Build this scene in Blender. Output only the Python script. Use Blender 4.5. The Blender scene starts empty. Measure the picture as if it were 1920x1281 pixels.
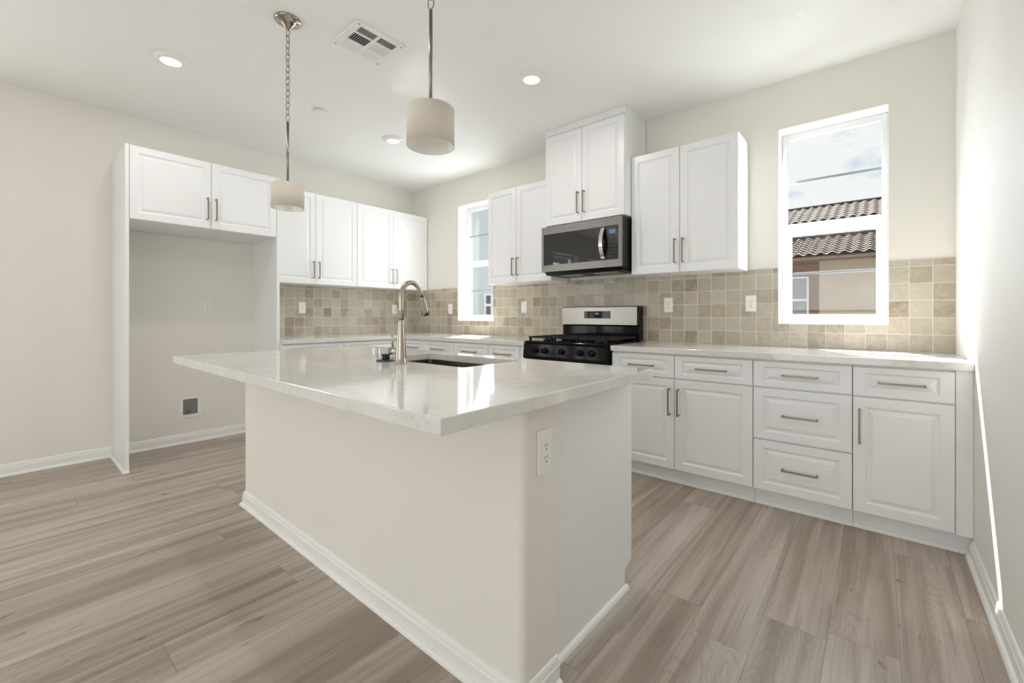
import bpy, bmesh, math, random
from mathutils import Vector, Matrix
random.seed(7)
S = bpy.context.scene
COL = S.collection
PI = math.pi

# ------------------------------------------------------------------ camera, sky, sun, added window lamps, exposure
H = 2.772            # ceiling height
W = 5.0365           # plane of the bare wall
YR = -7.6            # rear wall
cam = bpy.data.cameras.new('camera')
cam.sensor_width = 36.0; cam.sensor_fit = 'HORIZONTAL'
cam.lens = 810.48 / 1920 * 36.0
cam.shift_y = (592.58 - 640.5) / 1920
cam.clip_start = 0.02; cam.clip_end = 300
cam_o = bpy.data.objects.new('camera', cam); COL.objects.link(cam_o)
cam_o.location = (4.6983, -3.5291, 1.1297)
cam_o.rotation_euler = (PI / 2, 0, math.radians(40.2544))
S.camera = cam_o
S.view_settings.view_transform = 'Standard'
S.view_settings.look = 'None'
S.view_settings.exposure = 0.19
S.view_settings.gamma = 1.0
S.view_settings.use_curve_mapping = False
S.cycles.max_bounces = 10
S.cycles.diffuse_bounces = 6
S.cycles.glossy_bounces = 5
S.cycles.transparent_max_bounces = 12
S.cycles.sample_clamp_indirect = 0.0
S.cycles.blur_glossy = 0.0

def make_world():
    w = bpy.data.worlds.new('sky'); S.world = w; w.use_nodes = True
    nt = w.node_tree; N = nt.nodes; L = nt.links; N.clear()
    tc = N.new('ShaderNodeTexCoord'); mp = N.new('ShaderNodeMapping')
    mp.inputs['Scale'].default_value = (1, 1, 2.2)
    mp.inputs['Location'].default_value = (0.35, 0.1, 0.2)
    n = N.new('ShaderNodeTexNoise'); n.inputs['Scale'].default_value = 8.0; n.inputs['Detail'].default_value = 7
    n.inputs['Roughness'].default_value = 0.56
    r = N.new('ShaderNodeValToRGB')
    r.color_ramp.elements[0].position = 0.36; r.color_ramp.elements[0].color = (0.42, 0.60, 0.80, 1)
    r.color_ramp.elements[1].position = 0.54; r.color_ramp.elements[1].color = (0.98, 0.99, 1.0, 1)
    b = N.new('ShaderNodeBackground'); b.inputs['Strength'].default_value = 0.88
    o = N.new('ShaderNodeOutputWorld')
    L.new(tc.outputs['Generated'], mp.inputs['Vector']); L.new(mp.outputs['Vector'], n.inputs['Vector'])
    L.new(n.outputs['Fac'], r.inputs['Fac']); L.new(r.outputs['Color'], b.inputs['Color']); L.new(b.outputs['Background'], o.inputs['Surface'])
make_world()

sun = bpy.data.lights.new('sun', 'SUN'); sun.energy = 26.0; sun.angle = 0.0095; sun.color = (1.0, 0.96, 0.90)
sun_o = bpy.data.objects.new('sun', sun); COL.objects.link(sun_o)
sun_o.rotation_euler = Vector((0.60, -1.0, -1.58)).to_track_quat('-Z', 'Y').to_euler()
sun_o.location = (0, 8, 12)

def daylight_fill(name, loc, direction, sx, sy, power, color):
    """daylight entering by one of the room's windows"""
    l = bpy.data.lights.new(name, 'AREA'); l.shape = 'RECTANGLE'; l.size = sx; l.size_y = sy
    l.energy = power; l.color = color
    o = bpy.data.objects.new(name, l); COL.objects.link(o)
    o.location = loc; o.rotation_euler = Vector(direction).to_track_quat('-Z', 'Y').to_euler()
    return o
DAY, SKYLIGHT = (0.945, 0.962, 0.985), (0.85, 0.93, 1.0)
daylight_fill('daylight', (-0.32, -4.55, 1.45), (1, 0.0, 0.15), 0.85, 1.6, 19, DAY)
daylight_fill('daylight', (-0.32, -5.80, 1.45), (1, 0.0, 0.15), 0.85, 1.6, 19, DAY)
daylight_fill('daylight', (3.9, YR - 0.32, 1.15), (0.0, 1, 0.3), 2.0, 2.0, 34, DAY)  # added lamp behind the guessed rear window
daylight_fill('daylight', (W + 0.32, -5.6, 1.35), (-1, 0.25, 0.1), 1.7, 1.9, 18, DAY)  # added lamp behind the guessed window in the bare wall
daylight_fill('daylight', (1.157, 0.26, 1.76), (0, -1, -0.35), 0.50, 1.25, 17, SKYLIGHT)
daylight_fill('daylight', (4.456, 0.26, 1.76), (-0.5, -1, -0.6), 0.50, 1.25, 18, SKYLIGHT)
RECESSED_POWER = 4.0

# ------------------------------------------------------------------ materials
def lin(r, g, b):
    f = lambda c: (c / 255 / 12.92) if c / 255 <= 0.04045 else ((c / 255 + 0.055) / 1.055) ** 2.4
    return (f(r), f(g), f(b), 1.0)

def mat(name, col, rough=0.5, metal=0.0, spec=0.5, bump=None, **kw):
    m = bpy.data.materials.new(name); m.use_nodes = True
    nt = m.node_tree; p = nt.nodes['Principled BSDF']
    p.inputs['Base Color'].default_value = col if len(col) == 4 else (*col, 1)
    p.inputs['Roughness'].default_value = rough; p.inputs['Metallic'].default_value = metal
    p.inputs['Specular IOR Level'].default_value = spec
    for k, v in kw.items(): p.inputs[k.replace('_', ' ')].default_value = v
    if bump:
        sc, st, dist = bump
        tc = nt.nodes.new('ShaderNodeTexCoord')
        n = nt.nodes.new('ShaderNodeTexNoise'); n.inputs['Scale'].default_value = sc; n.inputs['Detail'].default_value = 3
        b = nt.nodes.new('ShaderNodeBump'); b.inputs['Strength'].default_value = st; b.inputs['Distance'].default_value = dist
        nt.links.new(tc.outputs['Object'], n.inputs['Vector']); nt.links.new(n.outputs['Fac'], b.inputs['Height']); nt.links.new(b.outputs['Normal'], p.inputs['Normal'])
    return m

M = {}
M['wall'] = mat('wall_paint', (0.82, 0.794, 0.730), 0.62, spec=0.3, bump=(140, 0.12, 0.002))
M['wall_white'] = mat('bare_wall_paint', (0.82, 0.80, 0.765), 0.6, spec=0.3, bump=(140, 0.10, 0.002))
M['ceiling'] = mat('ceiling_paint', (0.89, 0.89, 0.875), 0.75, spec=0.2, bump=(120, 0.10, 0.002))
M['trim'] = mat('trim_paint', (0.86, 0.85, 0.825), 0.35)
M['ret'] = mat('return_paint', (0.90, 0.90, 0.89), 0.6, spec=0.3)  # whiter than the wall: sky light on the reveals put into the colour
M['cab'] = mat('cabinet_white', (0.86, 0.862, 0.866), 0.30)
M['vinyl'] = mat('window_vinyl', (0.80, 0.80, 0.795), 0.35, spec=0.3)
M['muntin'] = mat('grey_muntin', (0.26, 0.29, 0.30), 0.4)  # bars darkened in colour to look backlit against the sky
M['plate'] = mat('white_plastic', (0.86, 0.85, 0.82), 0.3)
M['slot'] = mat('dark_slot', (0.08, 0.075, 0.07), 0.5)
M['nickel'] = mat('brushed_nickel', (0.44, 0.39, 0.34), 0.26, 1.0)
M['handle'] = mat('handle_nickel', (0.29, 0.255, 0.225), 0.32, 1.0)
M['chrome'] = mat('polished_metal', (0.72, 0.70, 0.67), 0.12, 1.0)
M['black_gloss'] = mat('black_enamel', (0.008, 0.008, 0.009), 0.07, spec=0.14)
M['oven_glass'] = mat('oven_glass', (0.008, 0.008, 0.009), 0.04, spec=0.25)
M['black_glass'] = mat('black_glass', (0.008, 0.008, 0.009), 0.03, IOR=1.7)
M['black'] = mat('black_plastic', (0.012, 0.012, 0.012), 0.4, spec=0.22)
M['knob'] = mat('knob_black', (0.008, 0.008, 0.009), 0.25, spec=0.16)
M['canopy'] = mat('canopy_metal', (0.42, 0.38, 0.34), 0.16, 1.0)
M['lamp_metal'] = mat('dark_nickel', (0.30, 0.255, 0.21), 0.28, 1.0)
M['iron'] = mat('cast_iron', (0.014, 0.0135, 0.0135), 0.5, spec=0.25, bump=(300, 0.2, 0.001))
M['rubber'] = mat('black_rubber', (0.012, 0.012, 0.012), 0.35)
M['dark'] = mat('duct_dark', (0.012, 0.012, 0.012), 0.8)
M['brass'] = mat('valve_brass', (0.35, 0.24, 0.14), 0.35, 1.0)
M['grey_plastic'] = mat('grey_plastic', (0.22, 0.21, 0.195), 0.5)
M['display'] = mat('lit_display', (0.02, 0.03, 0.05), 0.2, Emission_Color=(0.30, 0.48, 0.75, 1), Emission_Strength=0.28)
M['lens'] = mat('lamp_lens', (0.9, 0.9, 0.88), 0.4, Emission_Color=(1.0, 0.95, 0.88, 1), Emission_Strength=1.6)
M['stucco_beige'] = mat('stucco_beige', lin(186, 170, 146), 0.9, spec=0.1, bump=(40, 0.2, 0.01))
M['stucco_brown'] = mat('stucco_brown', lin(150, 116, 98), 0.9, spec=0.1, bump=(40, 0.2, 0.01))
M['stucco_blue'] = mat('stucco_pale_blue', lin(198, 203, 204), 0.9, spec=0.1, bump=(40, 0.2, 0.01))
M['fascia'] = mat('fascia_brown', lin(158, 134, 116), 0.7)
M['grey_roof'] = mat('grey_roof', lin(60, 63, 72), 0.6)
M['ext_glass'] = mat('far_window_glass', (0.10, 0.115, 0.115), 0.1)
M['ground'] = mat('outside_ground', (0.12, 0.115, 0.11), 0.9, spec=0.1)
M['floor_core'] = mat('subfloor', (0.4, 0.36, 0.3), 0.8)

def nodes(m): return m.node_tree.nodes, m.node_tree.links

class NG:
    """tiny helper to write node maths"""
    def __init__(s, m): s.N, s.L = nodes(m); s.p = s.N['Principled BSDF']
    def new(s, t, **kw):
        n = s.N.new(t)
        for k, v in kw.items(): setattr(n, k, v)
        return n
    def val(s, sock, x):
        if hasattr(x, 'node'): s.L.new(x, sock)
        else: sock.default_value = x
    def math(s, op, a, b=0.0, c=None):
        n = s.new('ShaderNodeMath', operation=op); s.val(n.inputs[0], a); s.val(n.inputs[1], b)
        if c is not None: s.val(n.inputs[2], c)
        return n.outputs[0]
    def comb(s, x, y, z):
        n = s.new('ShaderNodeCombineXYZ')
        for i, v in enumerate((x, y, z)): s.val(n.inputs[i], v)
        return n.outputs[0]
    def white(s, vec):
        n = s.new('ShaderNodeTexWhiteNoise', noise_dimensions='3D'); s.L.new(vec, n.inputs['Vector']); return n
    def noise(s, vec, scale, detail=3, rough=0.5, dist=0.0):
        n = s.new('ShaderNodeTexNoise'); s.L.new(vec, n.inputs['Vector']); n.inputs['Scale'].default_value = scale
        n.inputs['Detail'].default_value = detail; n.inputs['Roughness'].default_value = rough; n.inputs['Distortion'].default_value = dist
        return n.outputs['Fac']
    def ramp(s, fac, stops):
        n = s.new('ShaderNodeValToRGB'); e = n.color_ramp.elements
        while len(e) < len(stops): e.new(0.5)
        for el, (pos, c) in zip(e, stops): el.position = pos; el.color = c if len(c) == 4 else (*c, 1)
        s.L.new(fac, n.inputs['Fac']); return n.outputs['Color']
    def mix(s, fac, a, b, mode='MIX'):
        n = s.new('ShaderNodeMix', data_type='RGBA', blend_type=mode)
        s.val(n.inputs['Factor'], fac); s.val(n.inputs['A'], a); s.val(n.inputs['B'], b); return n.outputs['Result']
    def step(s, x, lo, hi):
        n = s.new('ShaderNodeMapRange', interpolation_type='SMOOTHSTEP'); s.val(n.inputs['Value'], x)
        n.inputs['From Min'].default_value = lo; n.inputs['From Max'].default_value = hi; return n.outputs['Result']
    def pos(s):
        g = s.new('ShaderNodeNewGeometry'); x = s.new('ShaderNodeSeparateXYZ'); s.L.new(g.outputs['Position'], x.inputs[0]); return x.outputs, g.outputs['Position']
    def bump(s, height, strength, dist, nrm=None):
        b = s.new('ShaderNodeBump'); b.inputs['Strength'].default_value = strength; b.inputs['Distance'].default_value = dist
        s.L.new(height, b.inputs['Height'])
        if nrm: s.L.new(nrm, b.inputs['Normal'])
        return b.outputs['Normal']

def floor_mat():
    m = mat('oak_plank_floor', (0.3, 0.26, 0.22), 0.33); g = NG(m); (x, y, z), P = g.pos()
    PW, PL = 0.1935, 1.5
    a = g.math('DIVIDE', g.math('SUBTRACT', x, 4.755), PW); row = g.math('FLOOR', a); fx = g.math('SUBTRACT', a, row)
    off = g.math('MULTIPLY', g.white(g.comb(row, 3.7, 1.3)).outputs['Value'], 1.0)
    b = g.math('ADD', g.math('DIVIDE', y, PL), off); idx = g.math('FLOOR', b); fy = g.math('SUBTRACT', b, idx)
    wn = g.white(g.comb(row, idx, 0.5)); rnd = wn.outputs['Value']
    # grain coordinates: stretched along the plank, shifted per plank
    sx = g.math('ADD', x, g.math('MULTIPLY', rnd, 31.0)); sy = g.math('ADD', y, g.math('MULTIPLY', rnd, 57.0))
    v1 = g.comb(g.math('MULTIPLY', sx, 15.0), g.math('MULTIPLY', sy, 0.7), rnd)
    cloud = g.noise(v1, 1.0, 3, 0.5, 0.6)
    v2 = g.comb(g.math('MULTIPLY', sx, 90.0), g.math('MULTIPLY', sy, 2.2), rnd)
    fine = g.noise(v2, 1.0, 4, 0.6, 0.3)
    # cathedral figure: contour lines of a smooth noise field
    v3 = g.comb(g.math('MULTIPLY', sx, 8.0), g.math('MULTIPLY', sy, 1.25), g.math('MULTIPLY', rnd, 9.0))
    field = g.noise(v3, 1.0, 1, 0.4, 0.25)
    rings = g.math('ABSOLUTE', g.math('SINE', g.math('MULTIPLY', field, 85.0)))
    rings = g.step(rings, 0.0, 0.55)
    # knots and dark streaks
    v4 = g.comb(g.math('MULTIPLY', sx, 24.0), g.math('MULTIPLY', sy, 8.0), rnd)
    kn = g.step(g.noise(v4, 1.0, 2, 0.5, 0.5), 0.68, 0.80)
    base = g.ramp(rnd, [(0.0, lin(184, 171, 158)), (0.35, lin(190, 178, 165)), (0.7, lin(195, 184, 172)), (1.0, lin(187, 174, 160))])
    c = g.mix(g.step(cloud, 0.30, 0.72), g.mix(1.0, base, (0.61, 0.57, 0.53, 1), 'MULTIPLY'), base)
    c = g.mix(g.math('MULTIPLY', g.math('SUBTRACT', 1.0, rings), g.math('MULTIPLY', g.step(g.noise(g.comb(g.math('MULTIPLY', sx, 5.0), g.math('MULTIPLY', sy, 1.0), rnd), 1.0, 1), 0.42, 0.62), 0.24)), c, lin(112, 96, 82))
    c = g.mix(g.math('MULTIPLY', g.step(fine, 0.42, 0.72), 0.30), c, lin(120, 104, 90))
    c = g.mix(g.math('MULTIPLY', kn, 0.8), c, lin(92, 76, 64))
    ex = g.math('MULTIPLY', g.math('MINIMUM', fx, g.math('SUBTRACT', 1.0, fx)), PW)
    ey = g.math('MULTIPLY', g.math('MINIMUM', fy, g.math('SUBTRACT', 1.0, fy)), PL)
    e = g.math('MINIMUM', ex, ey); seam = g.step(e, 0.0004, 0.0022)
    c = g.mix(g.math('MULTIPLY', g.math('SUBTRACT', 1.0, seam), 0.42), c, lin(84, 70, 58))
    g.L.new(c, g.p.inputs['Base Color'])
    n1 = g.bump(seam, 0.3, 0.001); n2 = g.bump(fine, 0.06, 0.001, n1); g.L.new(n2, g.p.inputs['Normal'])
    rr = g.math('ADD', 0.30, g.math('MULTIPLY', fine, 0.14)); g.L.new(rr, g.p.inputs['Roughness'])
    return m
M['floor'] = floor_mat()

def tile_mat(name, axis, phase):
    m = mat(name, (0.4, 0.35, 0.3), 0.10, spec=0.5); g = NG(m); (x, y, z), P = g.pos()
    T = 0.1017
    u = x if axis == 'x' else y
    a = g.math('DIVIDE', g.math('SUBTRACT', u, phase), T); i = g.math('FLOOR', a); fu = g.math('SUBTRACT', a, i)
    b = g.math('DIVIDE', g.math('SUBTRACT', z, 0.9155), T); j = g.math('FLOOR', b); fv = g.math('SUBTRACT', b, j)
    wn = g.white(g.comb(i, j, 2.5)); rnd = wn.outputs['Value']
    w2 = g.white(g.comb(i, j, 8.5)); sc = g.new('ShaderNodeSeparateColor'); g.L.new(w2.outputs['Color'], sc.inputs[0])
    base = g.ramp(rnd, [(0.0, lin(152, 138, 120)), (0.2, lin(168, 156, 138)), (0.55, lin(182, 172, 154)), (0.8, lin(191, 183, 167)), (1.0, lin(163, 149, 130))])
    vv = g.comb(g.math('ADD', g.math('MULTIPLY', u, 1.0), g.math('MULTIPLY', rnd, 13.0)), z, rnd)
    cl = g.noise(vv, 22.0, 4, 0.6, 0.5)
    c = g.mix(g.math('MULTIPLY', g.step(cl, 0.35, 0.75), 0.35), base, lin(205, 198, 185))
    # distance to joint, with hand-cut waviness
    wob = g.math('MULTIPLY', g.math('SUBTRACT', g.noise(g.comb(u, z, rnd), 30.0, 2), 0.5), 0.0022)
    eu = g.math('MULTIPLY', g.math('MINIMUM', fu, g.math('SUBTRACT', 1.0, fu)), T)
    ev = g.math('MULTIPLY', g.math('MINIMUM', fv, g.math('SUBTRACT', 1.0, fv)), T)
    e = g.math('ADD', g.math('MINIMUM', eu, ev), wob); face = g.step(e, 0.0014, 0.0028)
    c = g.mix(face, lin(216, 211, 199), c)
    g.L.new(c, g.p.inputs['Base Color'])
    # each tile tilts a little and is wavy
    tu = g.math('MULTIPLY', g.math('SUBTRACT', sc.outputs[0], 0.5), g.math('SUBTRACT', fu, 0.5))
    tv = g.math('MULTIPLY', g.math('SUBTRACT', sc.outputs[1], 0.5), g.math('SUBTRACT', fv, 0.5))
    tilt = g.math('MULTIPLY', g.math('ADD', tu, tv), 0.0035)
    wav = g.math('MULTIPLY', g.noise(vv, 36.0, 2, 0.5), 0.0030)
    edge = g.math('MULTIPLY', g.step(e, 0.0006, 0.006), 0.0012)
    h = g.math('ADD', g.math('ADD', tilt, wav), edge)
    bn = g.new('ShaderNodeBump'); bn.inputs['Strength'].default_value = 1.0; bn.inputs['Distance'].default_value = 0.88
    g.L.new(h, bn.inputs['Height']); g.L.new(bn.outputs['Normal'], g.p.inputs['Normal'])
    g.L.new(g.math('SUBTRACT', 0.65, g.math('MULTIPLY', face, 0.55)), g.p.inputs['Roughness'])
    return m
M['tile_far'] = tile_mat('glazed_tile_far', 'x', 4.943)
M['tile_side'] = tile_mat('glazed_tile_side', 'y', -1.026)

def quartz_mat():
    m = mat('white_quartz', (0.75, 0.72, 0.68), 0.075, spec=0.5); g = NG(m); (x, y, z), P = g.pos()
    f = g.noise(P, 2.6, 6, 0.62, 1.2)
    d = g.math('ABSOLUTE', g.math('SUBTRACT', f, 0.5)); vein = g.math('SUBTRACT', 1.0, g.step(d, 0.0, 0.022))
    msk = g.step(g.noise(P, 3.1, 2), 0.48, 0.66)
    sp = g.step(g.noise(P, 42, 4, 0.65, 0.8), 0.56, 0.72)
    c = g.mix(g.math('MULTIPLY', g.step(g.noise(P, 7.0, 5, 0.6), 0.35, 0.7), 0.5), (0.77, 0.75, 0.72, 1), (0.67, 0.64, 0.60, 1))
    c = g.mix(g.math('MULTIPLY', g.math('MULTIPLY', vein, msk), 0.28), c, (0.45, 0.41, 0.37, 1))
    c = g.mix(g.math('MULTIPLY', sp, 0.36), c, (0.45, 0.42, 0.38, 1))
    g.L.new(c, g.p.inputs['Base Color'])
    return m
M['quartz'] = quartz_mat()

def steel_mat(name='brushed_stainless', col=(0.42, 0.40, 0.375)):
    m = mat(name, col, 0.30, 1.0); g = NG(m); (x, y, z), P = g.pos()
    v = g.comb(g.math('MULTIPLY', x, 6.0), g.math('MULTIPLY', y, 6.0), g.math('MULTIPLY', z, 900.0))
    n = g.noise(v, 1.0, 2)
    g.L.new(g.math('ADD', 0.24, g.math('MULTIPLY', n, 0.14)), g.p.inputs['Roughness'])
    g.L.new(g.bump(n, 0.05, 0.0005), g.p.inputs['Normal'])
    return m
M['steel'] = steel_mat()
M['steel_dark'] = steel_mat('dark_stainless', (0.27, 0.262, 0.25))
M['sink'] = mat('sink_steel', (0.22, 0.195, 0.175), 0.34, 1.0)

def linen_mat(name='linen_shade', col=(0.86, 0.80, 0.72)):
    m = mat(name, col, 0.85, spec=0.1); g = NG(m); (x, y, z), P = g.pos()
    n = g.noise(g.comb(g.math('MULTIPLY', x, 60), g.math('MULTIPLY', y, 60), g.math('MULTIPLY', z, 500)), 1.0, 2)
    g.L.new(g.bump(n, 0.15, 0.0006), g.p.inputs['Normal'])
    tr = g.new('ShaderNodeBsdfTranslucent'); tr.inputs['Color'].default_value = (0.90, 0.83, 0.74, 1)
    mx = g.new('ShaderNodeMixShader'); mx.inputs[0].default_value = 0.3
    out = g.N['Material Output']
    g.L.new(g.p.outputs[0], mx.inputs[1]); g.L.new(tr.outputs[0], mx.inputs[2]); g.L.new(mx.outputs[0], out.inputs['Surface'])
    return m
M['linen'] = linen_mat()
M['liner'] = mat('shade_liner', (0.90, 0.88, 0.84), 0.8)

def pane_mat():
    m = bpy.data.materials.new('clear_pane'); m.use_nodes = True; N, L = nodes(m); N.clear()
    t = N.new('ShaderNodeBsdfTransparent'); t.inputs[0].default_value = (0.975, 0.985, 0.98, 1)
    gl = N.new('ShaderNodeBsdfGlossy'); gl.inputs['Roughness'].default_value = 0.0
    ge = N.new('ShaderNodeNewGeometry'); dt = N.new('ShaderNodeVectorMath'); dt.operation = 'DOT_PRODUCT'
    L.new(ge.outputs['Normal'], dt.inputs[0]); L.new(ge.outputs['Incoming'], dt.inputs[1])
    def mth(op, x, y):
        q = N.new('ShaderNodeMath'); q.operation = op
        for i, v in enumerate((x, y)):
            if hasattr(v, 'node'): L.new(v, q.inputs[i])
            else: q.inputs[i].default_value = v
        return q.outputs[0]
    c = mth('SUBTRACT', 1.0, mth('ABSOLUTE', dt.outputs['Value'], 0.0))
    fr = mth('ADD', 0.04, mth('MULTIPLY', 0.96, mth('POWER', c, 5.0)))     # Schlick, the same from both faces
    mx = N.new('ShaderNodeMixShader'); o = N.new('ShaderNodeOutputMaterial')
    L.new(fr, mx.inputs[0]); L.new(t.outputs[0], mx.inputs[1]); L.new(gl.outputs[0], mx.inputs[2]); L.new(mx.outputs[0], o.inputs[0])
    return m
M['pane'] = pane_mat()

def roof_mat():
    m = mat('clay_roof_tile', lin(150, 120, 104), 0.8, spec=0.2); g = NG(m); (x, y, z), P = g.pos()
    wn = g.white(g.comb(g.math('FLOOR', g.math('DIVIDE', x, 0.25)), g.math('FLOOR', g.math('DIVIDE', y, 0.31)), 1.0)).outputs['Value']
    c = g.ramp(wn, [(0, lin(52, 43, 40)), (0.5, lin(64, 54, 50)), (1, lin(82, 71, 66))])
    g.L.new(c, g.p.inputs['Base Color']); return m
M['roof'] = roof_mat()

# ------------------------------------------------------------------ mesh helpers
class MB:
    def __init__(s): s.v = []; s.f = []; s.sm = []
    def add(s, vs, fs, smooth=False):
        o = len(s.v); s.v += [tuple(p) for p in vs]
        for f in fs: s.f.append([o + i for i in f]); s.sm.append(smooth)
        return s
    def box(s, x0, x1, y0, y1, z0, z1):
        if x1 < x0: x0, x1 = x1, x0
        if y1 < y0: y0, y1 = y1, y0
        if z1 < z0: z0, z1 = z1, z0
        return s.add([(x0, y0, z0), (x1, y0, z0), (x1, y1, z0), (x0, y1, z0), (x0, y0, z1), (x1, y0, z1), (x1, y1, z1), (x0, y1, z1)],
              [(0, 3, 2, 1), (4, 5, 6, 7), (0, 1, 5, 4), (1, 2, 6, 5), (2, 3, 7, 6), (3, 0, 4, 7)])
    def prism(s, poly, axis, a, b):
        """extrude a 2-D polygon along an axis ('x': poly is (y,z); 'y': (x,z); 'z': (x,y))"""
        P = {'x': lambda p, t: (t, p[0], p[1]), 'y': lambda p, t: (p[0], t, p[1]), 'z': lambda p, t: (p[0], p[1], t)}[axis]
        n = len(poly); vs = [P(p, a) for p in poly] + [P(p, b) for p in poly]
        fs = [tuple(range(n - 1, -1, -1)), tuple(range(n, 2 * n))] + [(i, (i + 1) % n, n + (i + 1) % n, n + i) for i in range(n)]
        return s.add(vs, fs)
    def lathe(s, prof, c=(0, 0, 0), seg=32, axis='z', cap=True):
        c = Vector(c); vs = []; n = len(prof)
        for r, h in prof:
            for k in range(seg):
                a = 2 * PI * k / seg; p = (r * math.cos(a), r * math.sin(a), h)
                if axis == 'y': p = (p[0], p[2], p[1])
                if axis == 'x': p = (p[2], p[0], p[1])
                vs.append(c + Vector(p))
        fs = [(i * seg + k, i * seg + (k + 1) % seg, (i + 1) * seg + (k + 1) % seg, (i + 1) * seg + k) for i in range(n - 1) for k in range(seg)]
        if cap: fs += [tuple(range(seg - 1, -1, -1)), tuple(range((n - 1) * seg, n * seg))]
        return s.add(vs, fs, True)
    def tube(s, pts, r, seg=12, cap=True, closed=False):
        P = [Vector(p) for p in pts]; n = len(P); R = r if isinstance(r, (list, tuple)) else [r] * n
        vs = []; prev = None
        for i in range(n):
            if closed: t = (P[(i + 1) % n] - P[i - 1]).normalized()
            else: t = (P[min(i + 1, n - 1)] - P[max(i - 1, 0)]).normalized()
            if prev is None: u = t.orthogonal().normalized()
            else: u = (prev - t * prev.dot(t)).normalized()
            prev = u; w = t.cross(u)
            for k in range(seg):
                a = 2 * PI * k / seg; vs.append(P[i] + (u * math.cos(a) + w * math.sin(a)) * R[i])
        m = n if closed else n - 1
        fs = [(i * seg + k, i * seg + (k + 1) % seg, ((i + 1) % n) * seg + (k + 1) % seg, ((i + 1) % n) * seg + k) for i in range(m) for k in range(seg)]
        if cap and not closed: fs += [tuple(range(seg - 1, -1, -1)), tuple(range((n - 1) * seg, n * seg))]
        return s.add(vs, fs, True)
    def sweep(s, path, prof, cap=True):
        """profile (out, z) swept along a floor path with mitred corners; 'out' is to the side of travel that is on the right"""
        P = [Vector((p[0], p[1])) for p in path]; n = len(P); nrm = []
        for i in range(n - 1):
            d = (P[i + 1] - P[i]).normalized(); nrm.append(Vector((d.y, -d.x)))
        off = []
        for i in range(n):
            if i == 0: o = nrm[0]
            elif i == n - 1: o = nrm[-1]
            else:
                b = (nrm[i - 1] + nrm[i]); o = b / max(b.dot(nrm[i]), 1e-6)
            off.append(o)
        k = len(prof); vs = []
        for i in range(n):
            for (a, z) in prof: q = P[i] + off[i] * a; vs.append((q.x, q.y, z))
        fs = [(i * k + j, i * k + (j + 1) % k, (i + 1) * k + (j + 1) % k, (i + 1) * k + j) for i in range(n - 1) for j in range(k)]
        if cap: fs += [tuple(range(k)), tuple(range((n - 1) * k + k - 1, (n - 1) * k - 1, -1))]
        return s.add(vs, fs)
    def rings(s, rings, fill=True):
        """stack of rectangular rings, each ((x0,x1,z0,z1), y)"""
        vs = []
        for (x0, x1, z0, z1), y in rings: vs += [(x0, y, z0), (x1, y, z0), (x1, y, z1), (x0, y, z1)]
        n = len(rings); fs = [(i * 4 + k, i * 4 + (k + 1) % 4, (i + 1) * 4 + (k + 1) % 4, (i + 1) * 4 + k) for i in range(n - 1) for k in range(4)]
        if fill: fs += [tuple(range((n - 1) * 4, n * 4)), (3, 2, 1, 0)]
        return s.add(vs, fs)
    def build(s, name, material, parent=None, bevel=0.0, seg=2):
        me = bpy.data.meshes.new(name); me.from_pydata(s.v, [], s.f); me.validate()
        bm = bmesh.new(); bm.from_mesh(me); bmesh.ops.recalc_face_normals(bm, faces=bm.faces); bm.to_mesh(me); bm.free()
        for p, q in zip(me.polygons, s.sm): p.use_smooth = q
        me.materials.append(material)
        o = bpy.data.objects.new(name, me); COL.objects.link(o)
        if parent: o.parent = parent
        if bevel:
            b = o.modifiers.new('edge', 'BEVEL'); b.width = bevel; b.segments = seg; b.limit_method = 'ANGLE'; b.angle_limit = math.radians(40)
        return o

def thing(name, label, cat, loc=(0, 0, 0), rotz=0.0, group=None):
    o = bpy.data.objects.new(name, None); COL.objects.link(o); o.empty_display_size = 0.05
    o.location = loc; o.rotation_euler = (0, 0, rotz)
    o['label'] = label; o['category'] = cat
    if group: o['group'] = group
    return o
def tag(o, label, cat, group=None):
    o['label'] = label; o['category'] = cat
    if group: o['group'] = group
    return o
def struct(o, label=None):
    o['kind'] = 'structure'
    if label: o['label'] = label
    return o
def holes(mb, a0, a1, z0, z1, hs, put):
    """cover the rectangle a0..a1 x z0..z1 with boxes leaving the holes (a0,a1,z0,z1) open; put(mb,a0,a1,z0,z1)"""
    xs = sorted({a0, a1, *[min(max(h[i], a0), a1) for h in hs for i in (0, 1)]})
    for i in range(len(xs) - 1):
        p, q = xs[i], xs[i + 1]
        if q - p < 1e-6: continue
        cut = sorted([(h[2], h[3]) for h in hs if h[0] <= p + 1e-6 and h[1] >= q - 1e-6])
        z = z0
        for c0, c1 in cut:
            c0 = max(c0, z0); c1 = min(c1, z1)
            if c0 > z + 1e-6: put(mb, p, q, z, c0)
            z = max(z, c1)
        if z < z1 - 1e-6: put(mb, p, q, z, z1)

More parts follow.
